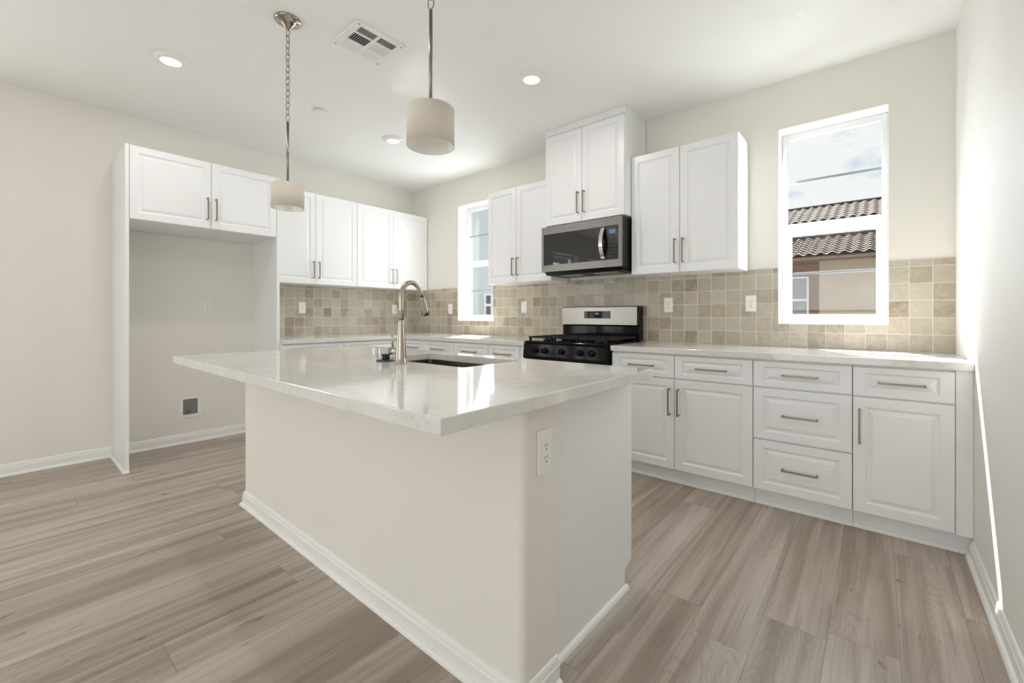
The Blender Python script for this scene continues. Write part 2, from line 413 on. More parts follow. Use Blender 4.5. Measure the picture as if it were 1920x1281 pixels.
# ------------------------------------------------------------------ the room shell
WT = 0.24   # outer wall thickness
WIN = {1: (0.868, 1.447, 1.074, 2.438), 2: (4.164, 4.7485, 1.074, 2.438)}
SIDE = {3: (-5.0, -4.1, 0.65, 2.35), 4: (-6.25, -5.35, 0.65, 2.35)}
ADDED_REAR = {5: (2.8, 4.9, 0.05, 2.25)}  # guessed window, unseen, added to balance the light from behind
ADDED_EAST = {6: (-6.5, -4.7, 0.4, 2.3)}  # guessed window, unseen, added to light the faces turned toward it
struct(MB().box(-WT, W + WT, YR - WT, WT, -0.12, 0).build('floor', M['floor']))
struct(MB().box(-WT, W + WT, YR - WT, WT, H, H + 0.2).build('ceiling', M['ceiling']))
mb = MB(); holes(mb, -WT, W + WT, 0.0, H, list(WIN.values()), lambda b, p, q, z0, z1: b.box(p, q, 0.0, WT, z0, z1)); struct(mb.build('wall_far', M['wall']))
mb = MB(); holes(mb, YR, 0.0, 0.0, H, list(SIDE.values()), lambda b, p, q, z0, z1: b.box(-WT, 0.0, p, q, z0, z1)); struct(mb.build('wall_left', M['wall']))
mb = MB(); holes(mb, YR, 0.0, 0.0, H, list(ADDED_EAST.values()), lambda b, p, q, z0, z1: b.box(W, W + WT, p, q, z0, z1)); struct(mb.build('wall_right', M['wall_white']))
mb = MB(); holes(mb, -WT, W + WT, 0.0, H, list(ADDED_REAR.values()), lambda b, p, q, z0, z1: b.box(p, q, YR - WT, YR, z0, z1)); struct(mb.build('wall_rear', M['wall']))

BASE = [(0, 0), (0.013, 0), (0.013, 0.058), (0.0095, 0.064), (0.0095, 0.070), (0.0075, 0.078), (0.004, 0.084), (0, 0.086)]
SHOE = [(0.013, 0)] + [(0.013 + 0.013 * math.cos(t * PI / 10), 0.018 * math.sin(t * PI / 10)) for t in range(6)]
def baseboard(name, path):
    o = MB().sweep(path, BASE).build(name, M['trim'])
    MB().sweep(path, SHOE).build('shoe_molding', M['trim'], o)
    return struct(o)
# path runs so that the room lies to the right of travel
baseboard('baseboard_left', [(0.0, YR), (0.0, -2.957)])
baseboard('baseboard_alcove', [(0.0, -2.933), (0.0, -1.931)])
baseboard('baseboard_right', [(W, -0.612), (W, YR)])
baseboard('baseboard_island', [(1.81, -2.422), (1.81, -2.5855), (3.940, -2.5855), (3.940, -2.421)])

# windows: vinyl single-hung units set back in the drywall opening
def window(n, plane, a0, a1, z0, z1, rail, mun):
    """plane: 'far' (wall y=0), 'left' (wall x=0), 'rear'"""
    r = bpy.data.objects.new(f'window_{n}', None); COL.objects.link(r); r['kind'] = 'structure'
    def B(mb, p, q, d0, d1, u, v):
        if plane == 'far': mb.box(p, q, d0, d1, u, v)
        elif plane == 'left': mb.box(-d1, -d0, p, q, u, v)
        elif plane == 'right': mb.box(W + d0, W + d1, p, q, u, v)
        else: mb.box(p, q, YR - d1, YR - d0, u, v)
    e = 0.002
    f = MB(); F = 0.032
    B(f, a0 + e, a0 + F, 0.14, 0.182, z0 + e, z1 - e); B(f, a1 - F, a1 - e, 0.14, 0.182, z0 + e, z1 - e)
    B(f, a0 + F, a1 - F, 0.14, 0.182, z1 - 0.045, z1 - e); B(f, a0 + F, a1 - F, 0.14, 0.182, z0 + e, z0 + 0.038)
    f.build('window_frame', M['vinyl'], r, 0.003)
    s = MB(); g = 0.028
    B(s, a0 + F, a0 + F + g, 0.146, 0.180, z0 + 0.038, rail); B(s, a1 - F - g, a1 - F, 0.146, 0.180, z0 + 0.038, rail)
    B(s, a0 + F + g, a1 - F - g, 0.146, 0.180, z0 + 0.038, z0 + 0.066)
    B(s, a0 + F, a1 - F, 0.144, 0.182, rail, rail + 0.062)
    s.build('lower_sash', M['vinyl'], r, 0.003)
    p = MB(); B(p, a0 + F, a1 - F, 0.176, 0.180, rail + 0.062, z1 - 0.045); p.build('upper_pane', M['pane'], r)
    p = MB(); B(p, a0 + F + g, a1 - F - g, 0.168, 0.172, z0 + 0.066, rail); p.build('lower_pane', M['pane'], r)
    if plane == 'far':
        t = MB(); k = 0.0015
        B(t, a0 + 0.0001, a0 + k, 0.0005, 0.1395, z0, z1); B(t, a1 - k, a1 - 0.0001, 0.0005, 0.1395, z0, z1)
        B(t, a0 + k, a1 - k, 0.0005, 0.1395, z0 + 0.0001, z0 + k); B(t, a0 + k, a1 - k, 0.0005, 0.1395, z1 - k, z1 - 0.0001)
        t.build('window_return', M['ret'], r)  # thin white liner added over wall-paint reveals so they look brightly lit
    for z, d in mun:
        m = MB(); B(m, a0 + F, a1 - F, d, d + 0.012, z - 0.008, z + 0.008); m.build('muntin', M['muntin'], r, 0.002)
    return r
for n, (a, b, c, d) in WIN.items(): window(n, 'far', a, b, c, d, 1.722, [(2.092, 0.1625), (1.432, 0.153)])
for n, (a, b, c, d) in SIDE.items(): window(n, 'left', a, b, c, d, 1.48, [])
for n, (a, b, c, d) in ADDED_EAST.items(): window(n, 'right', a, b, c, d, 1.4, [])
for n, (a, b, c, d) in ADDED_REAR.items(): window(n, 'rear', a, b, c, d, 1.2, [])

# ------------------------------------------------------------------ cabinets
def bar_handle(parent, cx, cz, y, length, vertical):
    """square bar pull standing off the face; y = face plane (front is -y)"""
    m = MB(); h = length / 2; t = 0.0048; off = 0.030
    if vertical:
        m.box(cx - t, cx + t, y - off - 2 * t, y - off, cz - h, cz + h)
        for s in (-1, 1): m.box(cx - t, cx + t, y - off, y, cz + s * (h - t) - t, cz + s * (h - t) + t)
    else:
        m.box(cx - h, cx + h, y - off - 2 * t, y - off, cz - t, cz + t)
        for s in (-1, 1): m.box(cx + s * (h - t) - t, cx + s * (h - t) + t, y - off, y, cz - t, cz + t)
    return m.build('handle', M['handle'], parent, 0.0015)

def raised_front(name, parent, x0, x1, z0, z1, y, ix=0.050, iz=0.050, t=0.019):
    """thermofoil front: flat frame, routed groove, raised field"""
    g = 0.0019; x0 += g; x1 -= g; z0 += g; z1 -= g
    def R(a, b): return (x0 + a, x1 - a, z0 + b, z1 - b)
    rr = [(R(0, 0), y + t), (R(0, 0), y + 0.0025), (R(0.0008, 0.0008), y + 0.0008), (R(0.0028, 0.0028), y), (R(ix, iz), y),
          (R(ix + 0.0025, iz + 0.0025), y + 0.0045), (R(ix + 0.010, iz + 0.010), y + 0.0095), (R(ix + 0.014, iz + 0.014), y + 0.0095),
          (R(ix + 0.030, iz + 0.030), y + 0.0022), (R(ix + 0.034, iz + 0.034), y + 0.0016)]
    return MB().rings(rr).build(name, M['cab'], parent)

def cabinet(name, label, cat, loc, rotz, w, d, z0, z1, fronts, toe=None, body=None, group=None):
    """local frame: x along the run, front towards -y, wall at y=0. fronts: (kind,x0,x1,z0,z1,handle)"""
    r = thing(name, label, cat, loc, rotz, group)
    yf = -d; yb = yf + 0.0195
    b = MB(); b.box(0.0005, w - 0.0005, yb, -0.009, z0, z1)
    if body: body(b)
    b.build('carcass', M['cab'], r, 0.001)
    if toe:
        MB().box(0.0005, w - 0.0005, toe, -0.012, 0.001, z0 - 0.0005).build('toe_kick', M['cab'], r)
        q = [(0.0, 0)] + [(0.017 * math.cos(t * PI / 10), 0.022 * math.sin(t * PI / 10)) for t in range(6)]
        MB().sweep([(0.0006, toe - 0.0003), (w - 0.0006, toe - 0.0003)], q).build('shoe_molding', M['trim'], r)
    for kind, x0, x1, za, zb, hd in fronts:
        if kind == 'drawer': fr = raised_front('drawer', r, x0, x1, za, zb, yf, 0.050, 0.030 if zb - za < 0.2 else 0.045)
        else: fr = raised_front('door', r, x0, x1, za, zb, yf)
        if hd: bar_handle(fr, hd[0], hd[1], yf, hd[2], hd[3])
    return r

ZT = 0.875      # underside of worktops
D0, D1, DOOR = 0.712, 0.866, 0.708
def drawer_door(x0, x1, hinge):
    """a drawer above a door; hinge 'l' or 'r'"""
    cx = (x0 + x1) / 2; hx = x1 - 0.031 if hinge == 'l' else x0 + 0.029
    return [('drawer', x0, x1, D0, D1, (cx, 0.789, 0.18, False)), ('door', x0, x1, 0.104, DOOR, (hx, 0.557, 0.18, True))]
BD = 0.632
XR = 3.204
cabinet('base_cabinet', 'white two-door base cabinet between the range and the stack of three drawers', 'cabinet', (XR, 0, 0), 0, 4.129 - XR, BD, 0.1, ZT,
        drawer_door(0.002, 3.6625 - XR, 'l') + drawer_door(3.6625 - XR, 4.1285 - XR, 'r'), -0.562, group='white base cabinets')
x = 4.1295
cabinet('base_cabinet', 'white base cabinet made of three stacked drawers', 'cabinet', (x, 0, 0), 0, 0.466, BD, 0.1, ZT,
        [('drawer', 0.0, 0.466, D0, D1, (0.233, 0.789, 0.172, False)), ('drawer', 0.0, 0.466, 0.405, DOOR, (0.233, 0.557, 0.172, False)), ('drawer', 0.0, 0.466, 0.104, 0.401, (0.233, 0.25, 0.172, False))], -0.562, group='white base cabinets')
x = 4.596
cabinet('base_cabinet', 'white single-door base cabinet with one drawer, tight in the corner below the big window', 'cabinet', (x, 0, 0), 0, W - x - 0.001, BD, 0.1, ZT,
        drawer_door(0.0, 4.977 - x, 'r'), -0.562, body=lambda b: b.box(4.978 - x, W - x - 0.001, -BD + 0.004, -BD + 0.0195, 0.1, ZT), group='white base cabinets')
# run below the small window, seen over the island
cabinet('base_cabinet', 'white narrow one-drawer base cabinet touching the range on its small-window side', 'cabinet', (1.956, 0, 0), 0, 2.391 - 1.956, BD, 0.1, ZT,
        drawer_door(0.0, 0.378, 'l'), -0.562, body=lambda b: b.box(0.379, 0.4345, -BD + 0.004, -BD + 0.0195, 0.1, ZT), group='white base cabinets')
cabinet('base_cabinet', 'white double base cabinet under the small window, its drawer row showing above the sink', 'cabinet', (1.022, 0, 0), 0, 0.933, BD, 0.1, ZT,
        drawer_door(0.0, 0.466, 'l') + drawer_door(0.467, 0.933, 'r'), -0.562, group='white base cabinets')
cabinet('base_cabinet', 'white corner base cabinet behind the faucet, where the two tiled walls meet', 'cabinet', (0.011, 0, 0), 0, 1.010, BD, 0.1, ZT,
        drawer_door(0.645, 1.010, 'l'), -0.562, group='white base cabinets')
# run on the side wall (fronts face +x): local x -> +y
cabinet('base_cabinet', 'white double base cabinet on the side wall next to the tall fridge panel', 'cabinet', (0, -1.904, 0), PI / 2, 0.583, BD, 0.1, ZT,
        drawer_door(0.0, 0.583, 'l'), -0.562, group='white base cabinets')
cabinet('base_cabinet', 'white base cabinet on the side wall between the fridge-panel unit and the corner', 'cabinet', (0, -1.320, 0), PI / 2, 0.680, BD, 0.1, ZT,
        drawer_door(0.0, 0.64, 'r'), -0.562, group='white base cabinets')

# wall cabinets
UD, UZ0, UZ1 = 0.2976, 1.4547, 2.386
def two_doors(w, mid, z0, z1, hz, hl, x0=0.0):
    return [('door', x0, mid, z0, z1, (mid - 0.030, hz, hl, True)), ('door', mid, w, z0, z1, (mid + 0.028, hz, hl, True))]
cabinet('wall_cabinet', 'white two-door wall cabinet between the microwave and the big window', 'cabinet', (3.203, 0, 0), 0, 0.7724, UD, UZ0, UZ1,
        two_doors(0.7724, 0.3785, UZ0, UZ1, 1.612, 0.18), group='white wall cabinets')
cabinet('wall_cabinet', 'white two-door wall cabinet between the small window and the microwave', 'cabinet', (1.638, 0, 0), 0, 0.790, UD, UZ0, UZ1,
        two_doors(0.790, 0.378, UZ0, UZ1, 1.608, 0.172), group='white wall cabinets')
cabinet('wall_cabinet', 'white tall two-door wall cabinet above the microwave, reaching the ceiling', 'cabinet', (2.430, 0, 0), 0, 0.771, 0.3995, 1.921, H - 0.001,
        two_doors(0.763, 0.381, 1.921, 2.712, 2.080, 0.18, 0.008), body=lambda b: b.box(0.0005, 0.7705, -0.3985, -0.38, 2.714, H - 0.001), group='white wall cabinets')
cabinet('wall_cabinet', 'white two-door wall cabinet on the side wall, touching the tall fridge panel', 'cabinet', (0, -1.904, 0), PI / 2, 0.920, UD, UZ0, UZ1,
        two_doors(0.920, 0.458, UZ0, UZ1, 1.600, 0.17), group='white wall cabinets')
cabinet('wall_cabinet', 'white two-door wall cabinet on the side wall ending in the tiled corner', 'cabinet', (0, -0.983, 0), PI / 2, 0.982, UD, UZ0, UZ1,
        two_doors(0.975, 0.470, UZ0, UZ1, 1.600, 0.17), group='white wall cabinets')
FX, FZ0, FZ1 = 0.5746, 1.8353, 2.373
cabinet('over_fridge_cabinet', 'white short two-door cabinet bridging the empty fridge alcove', 'cabinet', (0, -2.9335, 0), PI / 2, 1.003, FX, FZ0, FZ1,
        two_doors(1.003, 0.5045, FZ0, FZ1, 1.991, 0.175))
def fridge_panel(label, y0, y1, shoe):
    r = thing('fridge_panel', label, 'panel', (0, (y0 + y1) / 2, 0))
    c = (y0 + y1) / 2
    MB().box(0.001, FX, y0 - c, y1 - c, 0.001, FZ1).build('panel_board', M['cab'], r, 0.001)
    if shoe:
        q = [(0.0, 0)] + [(0.014 * math.cos(t * PI / 10), 0.017 * math.sin(t * PI / 10)) for t in range(6)]
        MB().sweep([(0.03, y0 - c - 0.0003), (FX + 0.0003, y0 - c - 0.0003), (FX + 0.0003, y1 - c)], q).build('shoe_molding', M['trim'], r)
    return r
fridge_panel('white tall panel closing the open side of the fridge alcove, nearest the doorless wall', -2.956, -2.934, True)
fridge_panel('white tall panel between the fridge alcove and the tiled worktop', -1.9295, -1.9055, False)

# ------------------------------------------------------------------ worktops and tile
def slab(name, poly, z0, z1, label, hole=None):
    m = MB()
    if hole is None: m.prism(poly, 'z', z0, z1)
    else:
        x0, x1, y0, y1 = hole; X0 = min(p[0] for p in poly); X1 = max(p[0] for p in poly); Y0 = min(p[1] for p in poly); Y1 = max(p[1] for p in poly)
        r = 0.022; inner = []
        for cx, cy, a in ((x1 - r, y1 - r, 0), (x0 + r, y1 - r, 90), (x0 + r, y0 + r, 180), (x1 - r, y0 + r, 270)):
            for k in range(7): t = math.radians(a + k * 15); inner.append((cx + r * math.cos(t), cy + r * math.sin(t)))
        outer = [(X1, Y1), (X0, Y1), (X0, Y0), (X1, Y0)]
        n = len(inner); vs = []
        for z in (z0, z1): vs += [(*p, z) for p in outer] + [(*p, z) for p in inner]
        fs = []; K = 4 + n
        for lvl in (0, 1):
            o = lvl * K
            for q in range(4):
                seg = [4 + q * 7 + k for k in range(7)]
                for a, b in zip(seg, seg[1:]): fs.append((o + q, o + a, o + b))
                nx = (q + 1) % 4; fs.append((o + q, o + seg[-1], o + 4 + nx * 7, o + nx))
        fs += [(k, (k + 1) % 4, K + (k + 1) % 4, K + k) for k in range(4)]
        fs += [(4 + k, 4 + (k + 1) % n, K + 4 + (k + 1) % n, K + 4 + k) for k in range(n)]
        m.add(vs, fs)
    o = m.build(name, M['quartz'], None, 0.003)
    return tag(o, label, 'worktop', 'white quartz worktops')
CT, CB = 0.914, 0.8757
CD = 0.651
slab('worktop', [(3.204, -0.0105), (3.204, -CD), (W - 0.001, -CD), (W - 0.001, -0.0105)], CB, CT, 'white quartz worktop running from the range to the bare wall under the big window')
slab('worktop', [(0.0105, -0.0105), (0.0105, -1.905), (CD, -1.905), (CD, -CD), (2.391, -CD), (2.391, -0.0105)], CB, CT, 'white quartz L-shaped worktop around the tiled corner, below the small window')
ISL = (1.802, 3.998, -2.934, -1.812)
SINK = (2.69, 3.376, -2.281, -1.903)
slab('island_worktop', [(ISL[0], ISL[2]), (ISL[1], ISL[2]), (ISL[1], ISL[3]), (ISL[0], ISL[3])], CB, CT, 'glossy white quartz island top with the sink cut into it', SINK)

TT, TZ = 0.008, 1.465
mb = MB(); holes(mb, 0.010, W - 0.0005, CT + 0.0005, TZ, list(WIN.values()), lambda b, p, q, z0, z1: b.box(p, q, -TT, -0.0004, z0, z1))
tag(mb.build('tile_backsplash', M['tile_far']), 'beige glazed square-tile backsplash behind the range, around both windows', 'backsplash')
mb = MB().box(0.0004, TT, -1.905, -0.0004, CT + 0.0005, UZ0 - 0.001)
tag(mb.build('tile_backsplash', M['tile_side']), 'beige glazed square-tile backsplash on the side wall, next to the fridge panel', 'backsplash')

# ------------------------------------------------------------------ island
r = 0.022; KX0, KX1, KY0, KY1 = 1.81, 3.940, -2.5855, -2.4205
poly = [(KX0, KY1), (KX0, KY0)] + [(KX1 - r + r * math.cos(math.radians(-90 + 10 * k)), KY0 + r + r * math.sin(math.radians(-90 + 10 * k))) for k in range(10)] + [(KX1, KY1)]
kw = MB().prism(poly, 'z', 0.0, CB - 0.0005)
kw.sm = [len(f) == 4 for f in kw.f]
kwo = kw.build('wall_island', M['wall']); struct(kwo)
kwo.data.polygons.foreach_set('use_smooth', [len(p.vertices) == 4 for p in kwo.data.polygons])
es = kwo.modifiers.new('crisp', 'EDGE_SPLIT'); es.split_angle = math.radians(30)

ic = thing('island_cabinet', 'white island base cabinet carrying the sink, with a flat notched end panel', 'cabinet', (2.85, -2.08, 0))
ox, oy = -2.85, 2.08
m = MB(); m.box(1.832 + ox, 2.66 + ox, -2.419 + oy, -1.822 + oy, 0.1, CB - 0.001); m.box(3.40 + ox, 3.880 + ox, -2.419 + oy, -1.822 + oy, 0.1, CB - 0.001)
m.box(2.66 + ox, 3.40 + ox, -2.419 + oy, -1.822 + oy, 0.1, 0.60); m.box(2.66 + ox, 3.40 + ox, -1.842 + oy, -1.822 + oy, 0.60, CB - 0.001)
m.build('carcass', M['cab'], ic)
MB().box(1.832 + ox, 3.880 + ox, -2.419 + oy, -1.875 + oy, 0.001, 0.0995).build('toe_kick', M['cab'], ic)
MB().prism([(-2.4195 + oy, 0.001), (-1.863 + oy, 0.001), (-1.863 + oy, 0.076), (-1.806 + oy, 0.098), (-1.802 + oy, 0.108), (-1.802 + oy, CB - 0.001), (-2.4195 + oy, CB - 0.001)], 'x', 3.8805 + ox, 3.900 + ox).build('end_panel', M['cab'], ic, 0.001)
q = [(0.0, 0)] + [(0.014 * math.cos(t * PI / 10), 0.020 * math.sin(t * PI / 10)) for t in range(6)]
MB().sweep([(3.9003 + ox, -2.419 + oy), (3.9003 + ox, -1.852 + oy)], q).build('shoe_molding', M['trim'], ic)
for k in range(4):     # doors towards the range, away from the camera
    a = 1.84 + k * 0.51; e = Matrix.Rotation(PI, 4, 'Z')
    d = raised_front('door', ic, -(a + 0.508) - ox, -a - ox, 0.104, 0.862, -(-1.802 + oy))
    d.matrix_local = e
    bar_handle(d, -(a + 0.04) - ox if k % 2 else -(a + 0.468) - ox, 0.70, -(-1.802 + oy), 0.18, True)

# sink
sk = thing('sink', 'stainless undermount sink basin set in the island top behind the faucet', 'sink', (3.033, -2.092, 0.66))
x0, x1, y0, y1 = SINK[0] - 0.008 - 3.033, SINK[1] + 0.008 - 3.033, SINK[2] - 0.008 + 2.092, SINK[3] + 0.008 + 2.092
def rrect(x0, x1, y0, y1, r, z):
    o = []
    for cx, cy, a in ((x1 - r, y1 - r, 0), (x0 + r, y1 - r, 90), (x0 + r, y0 + r, 180), (x1 - r, y0 + r, 270)):
        for k in range(6): t = math.radians(a + k * 18); o.append((cx + r * math.cos(t), cy + r * math.sin(t), z))
    return o
ztop = CB - 0.66 - 0.0006
R = [rrect(x0 - 0.02, x1 + 0.02, y0 - 0.02, y1 + 0.02, 0.03, ztop), rrect(x0, x1, y0, y1, 0.025, ztop), rrect(x0 + 0.004, x1 - 0.004, y0 + 0.004, y1 - 0.004, 0.024, 0.02), rrect(x0 + 0.02, x1 - 0.02, y0 + 0.02, y1 - 0.02, 0.02, 0.004), rrect(-0.06, 0.06, -0.06, 0.06, 0.055, 0.0)]
n = 24; vs = [p for ring in R for p in ring]
fs = [(i * n + k, i * n + (k + 1) % n, (i + 1) * n + (k + 1) % n, (i + 1) * n + k) for i in range(len(R) - 1) for k in range(n)] + [tuple(range(4 * n, 5 * n))]
b = MB(); b.add(vs, fs, False); b.build('basin', M['sink'], sk)
MB().lathe([(0.0, 0.004), (0.03, 0.004), (0.045, 0.008), (0.05, 0.004), (0.05, 0.0)], (0, 0, 0.002), 24).build('drain', M['chrome'], sk)

# faucet
fx, fy = 3.052, -2.361
fc = thing('faucet', 'brushed nickel gooseneck faucet with side lever on the island', 'faucet', (fx, fy, CT + 0.0003))
MB().lathe([(0.0265, 0), (0.0265, 0.004), (0.0245, 0.006), (0.0235, 0.03), (0.0195, 0.10), (0.0155, 0.16), (0.0125, 0.192), (0.0122, 0.197), (0.0, 0.197)], (0, 0, 0), 32).build('base_column', M['nickel'], fc)
arc = [(0, 0, 0.195), (0, 0, 0.25), (0, 0, 0.295)]
for k in range(1, 13):
    t = PI - k * (PI - 0.42) / 12; arc.append((0, 0.056 + 0.056 * math.cos(t), 0.300 + 0.070 * math.sin(t)))
arc += [(0, 0.118, 0.305)]
MB().tube(arc, 0.0112, 20).build('spout', M['nickel'], fc)
MB().tube([(0, 0.1175, 0.306), (0, 0.122, 0.294), (0, 0.139, 0.243), (0, 0.147, 0.219)], [0.0113, 0.0120, 0.0132, 0.0136], 20).build('spray_head', M['nickel'], fc)
lv = MB().lathe([(0.0, -0.078), (0.015, -0.078), (0.019, -0.074), (0.019, -0.030), (0.017, -0.015)], (0, 0, 0.055), 24, axis='x').build('lever_hub', M['nickel'], fc)
MB().tube([(-0.066, 0, 0.068), (-0.069, 0, 0.105), (-0.070, 0, 0.145)], [0.0045, 0.004, 0.0033], 12).build('lever', M['nickel'], lv)
ag = MB().lathe([(0.0235, 0), (0.0235, 0.003), (0.021, 0.005), (0.021, 0.052), (0.0195, 0.056), (0.0, 0.056)], (0, 0, 0), 28).build('air_gap_cap', M['chrome'])
ag.location = (2.752, -2.296, CT + 0.0003); tag(ag, 'small polished metal cylinder cap standing beyond the faucet', 'cap')
st = thing('sink_stopper', 'black rubber sink stopper lying on the island beside the faucet', 'stopper', (2.897, -2.338, CT + 0.0003))
MB().lathe([(0.0, 0), (0.044, 0), (0.045, 0.003), (0.044, 0.006), (0.030, 0.008), (0.0, 0.009)], (0, 0, 0), 32).build('flange', M['rubber'], st)
MB().lathe([(0.020, 0.008), (0.017, 0.016), (0.018, 0.022), (0.022, 0.027), (0.022, 0.032), (0.019, 0.035), (0.0, 0.035)], (0, 0, 0), 24).build('knob', M['rubber'], st)

# ------------------------------------------------------------------ microwave
mw = thing('microwave', 'stainless over-the-range microwave with black glass door and curved handle', 'microwave', (2.425, 0, 1.49))
MWW, MWD, MWH = 0.762, 0.415, 0.4155
MB().box(0, MWW, -MWD, -0.010, 0.028, MWH).build('case', M['black'], mw, 0.002)
MB().prism([(-0.03, 0.028), (-MWD + 0.005, 0.028), (-MWD + 0.04, 0.0), (-0.06, 0.0)], 'x', 0.012, MWW - 0.012).build('vent_base', M['black'], mw)
for a in (0.10, 0.44):
    MB().box(a, a + 0.22, -0.30, -0.16, -0.0035, -0.0003).build('grease_filter', M['steel'], mw)
yf = -MWD - 0.0225
def frame_front(name, x0, x1, z0, z1, gx0, gx1, gz0, gz1):
    m = MB(); holes(m, x0, x1, z0, z1, [(gx0, gx1, gz0, gz1)], lambda b, p, q, a, c: b.box(p, q, yf, -MWD - 0.0005, a, c))
    return m.build(name, M['steel_dark'], mw)
dr = frame_front('door', 0.0, 0.6285, 0.0255, MWH, 0.022, 0.6285, 0.083, 0.352)
MB().box(0.0225, 0.628, yf + 0.001, yf + 0.012, 0.0835, 0.3515).build('glass_window', M['black_glass'], dr)
pts = [(0.604 - 0.010 * math.cos(PI * k / 12 - PI / 2) * 0, 0, 0) for k in range(1)]
hm = MB(); n = 16
for k in range(n):
    def P(t):
        z = 0.096 + 0.243 * t; b = 4 * t * (1 - t); return (0.606, yf - 0.006 - 0.045 * b, z)
    a = P(k / n); c = P((k + 1) / n); w = 0.016; th = 0.011
    hm.add([(a[0] - w, a[1], a[2]), (a[0] + w, a[1], a[2]), (a[0] + w, a[1] + th, a[2]), (a[0] - w, a[1] + th, a[2]), (c[0] - w, c[1], c[2]), (c[0] + w, c[1], c[2]), (c[0] + w, c[1] + th, c[2]), (c[0] - w, c[1] + th, c[2])],
           [(0, 1, 5, 4), (1, 2, 6, 5), (2, 3, 7, 6), (3, 0, 4, 7)] + ([(0, 3, 2, 1)] if k == 0 else []) + ([(4, 5, 6, 7)] if k == n - 1 else []))
hm.build('handle', M['chrome'], dr)
cp = frame_front('control_panel', 0.6305, MWW, 0.0255, MWH, 0.6305, 0.737, 0.083, 0.352)
pf = MB().box(0.631, 0.7365, yf + 0.001, yf + 0.012, 0.0835, 0.3515).build('panel_face', M['black_glass'], cp)
MB().box(0.657, 0.712, yf - 0.0004, yf + 0.0008, 0.288, 0.322).build('display', M['display'], cp)
bt = MB()
for i in range(4):
    for j in range(6): bt.box(0.650 + i * 0.020, 0.662 + i * 0.020, yf - 0.0003, yf + 0.0008, 0.105 + j * 0.027, 0.116 + j * 0.027)
bt.build('buttons', mat('button_grey', (0.03, 0.03, 0.03), 0.4), cp)
def text_part(name, s, size, loc, material, parent):
    cu = bpy.data.curves.new(name, 'FONT'); cu.body = s; cu.size = size; cu.extrude = 0.0003; cu.align_x = 'CENTER'
    o = bpy.data.objects.new(name, cu); COL.objects.link(o)
    dg = bpy.context.evaluated_depsgraph_get(); me = bpy.data.meshes.new_from_object(o.evaluated_get(dg))
    bpy.data.objects.remove(o)
    o = bpy.data.objects.new(name, me); COL.objects.link(o); me.materials.append(material)
    o.parent = parent; o.location = loc; o.rotation_euler = (PI / 2, 0, 0); return o
text_part('lettering', 'Whirlpool', 0.020, (0.325, yf - 0.0002, 0.378), M['grey_plastic'], dr)

# ------------------------------------------------------------------ range
rg = thing('range', 'black and stainless gas range between the two worktops', 'range', (2.413, 0, 0))
RW = 0.769; RF = -0.655
MB().box(0.001, RW - 0.001, RF, -0.012, 0.015, 0.900).build('body', M['black'], rg, 0.003)
ck = MB(); ck.box(0, RW, RF - 0.008, -0.080, 0.9005, 0.922); ck.build('cooktop', M['black_gloss'], rg, 0.006)
MB().prism([(RF - 0.0005, 0.775), (RF - 0.030, 0.775), (RF - 0.034, 0.80), (RF - 0.020, 0.8995), (RF - 0.0005, 0.8995)], 'x', 0.002, RW - 0.002).build('front_panel', M['black_gloss'], rg, 0.003)
for kx in (0.125, 0.225, 0.3845, 0.553, 0.653):
    k = MB(); k.lathe([(0.0, -0.034), (0.017, -0.034), (0.020, -0.030), (0.021, -0.004), (0.026, 0.0)], (kx, RF - 0.029, 0.848), 24, axis='y')
    k.box(kx - 0.004, kx + 0.004, RF - 0.069, RF - 0.060, 0.830, 0.866); k.build('knob', M['knob'], rg)
od = MB().box(0.004, RW - 0.004, RF - 0.030, RF - 0.001, 0.20, 0.770).build('oven_door', M['black_gloss'], rg, 0.004)
MB().box(0.12, RW - 0.12, RF - 0.0315, RF - 0.0302, 0.34, 0.62).build('oven_window', M['oven_glass'], od)
hh = MB(); hh.tube([(0.06, RF - 0.075, 0.725), (RW - 0.06, RF - 0.075, 0.725)], 0.011, 16)
for a in (0.09, RW - 0.09): hh.tube([(a, RF - 0.03, 0.725), (a, RF - 0.075, 0.725)], 0.008, 12)
hh.build('oven_handle', M['steel'], od)
MB().box(0.004, RW - 0.004, RF - 0.028, RF - 0.001, 0.025, 0.192).build('storage_drawer', M['black_gloss'], rg, 0.004)
# backguard
MB().box(0.003, RW - 0.003, -0.085, -0.0095, 0.9225, 1.045).build('backguard_base', M['black_gloss'], rg, 0.006)
bg = MB().box(0.003, RW - 0.003, -0.098, -0.0095, 1.0455, 1.214).build('backguard', M['black_gloss'], rg, 0.008)
MB().box(0.006, RW - 0.018, -0.1045, -0.0985, 1.050, 1.209).build('backguard_face', M['steel'], bg, 0.008)
dp = MB().box(0.247, 0.508, -0.1062, -0.1047, 1.108, 1.172).build('control_display', M['oven_glass'], bg)
MB().box(0.36, 0.395, -0.1066, -0.1063, 1.142, 1.158).build('clock_digits', M['display'], bg)
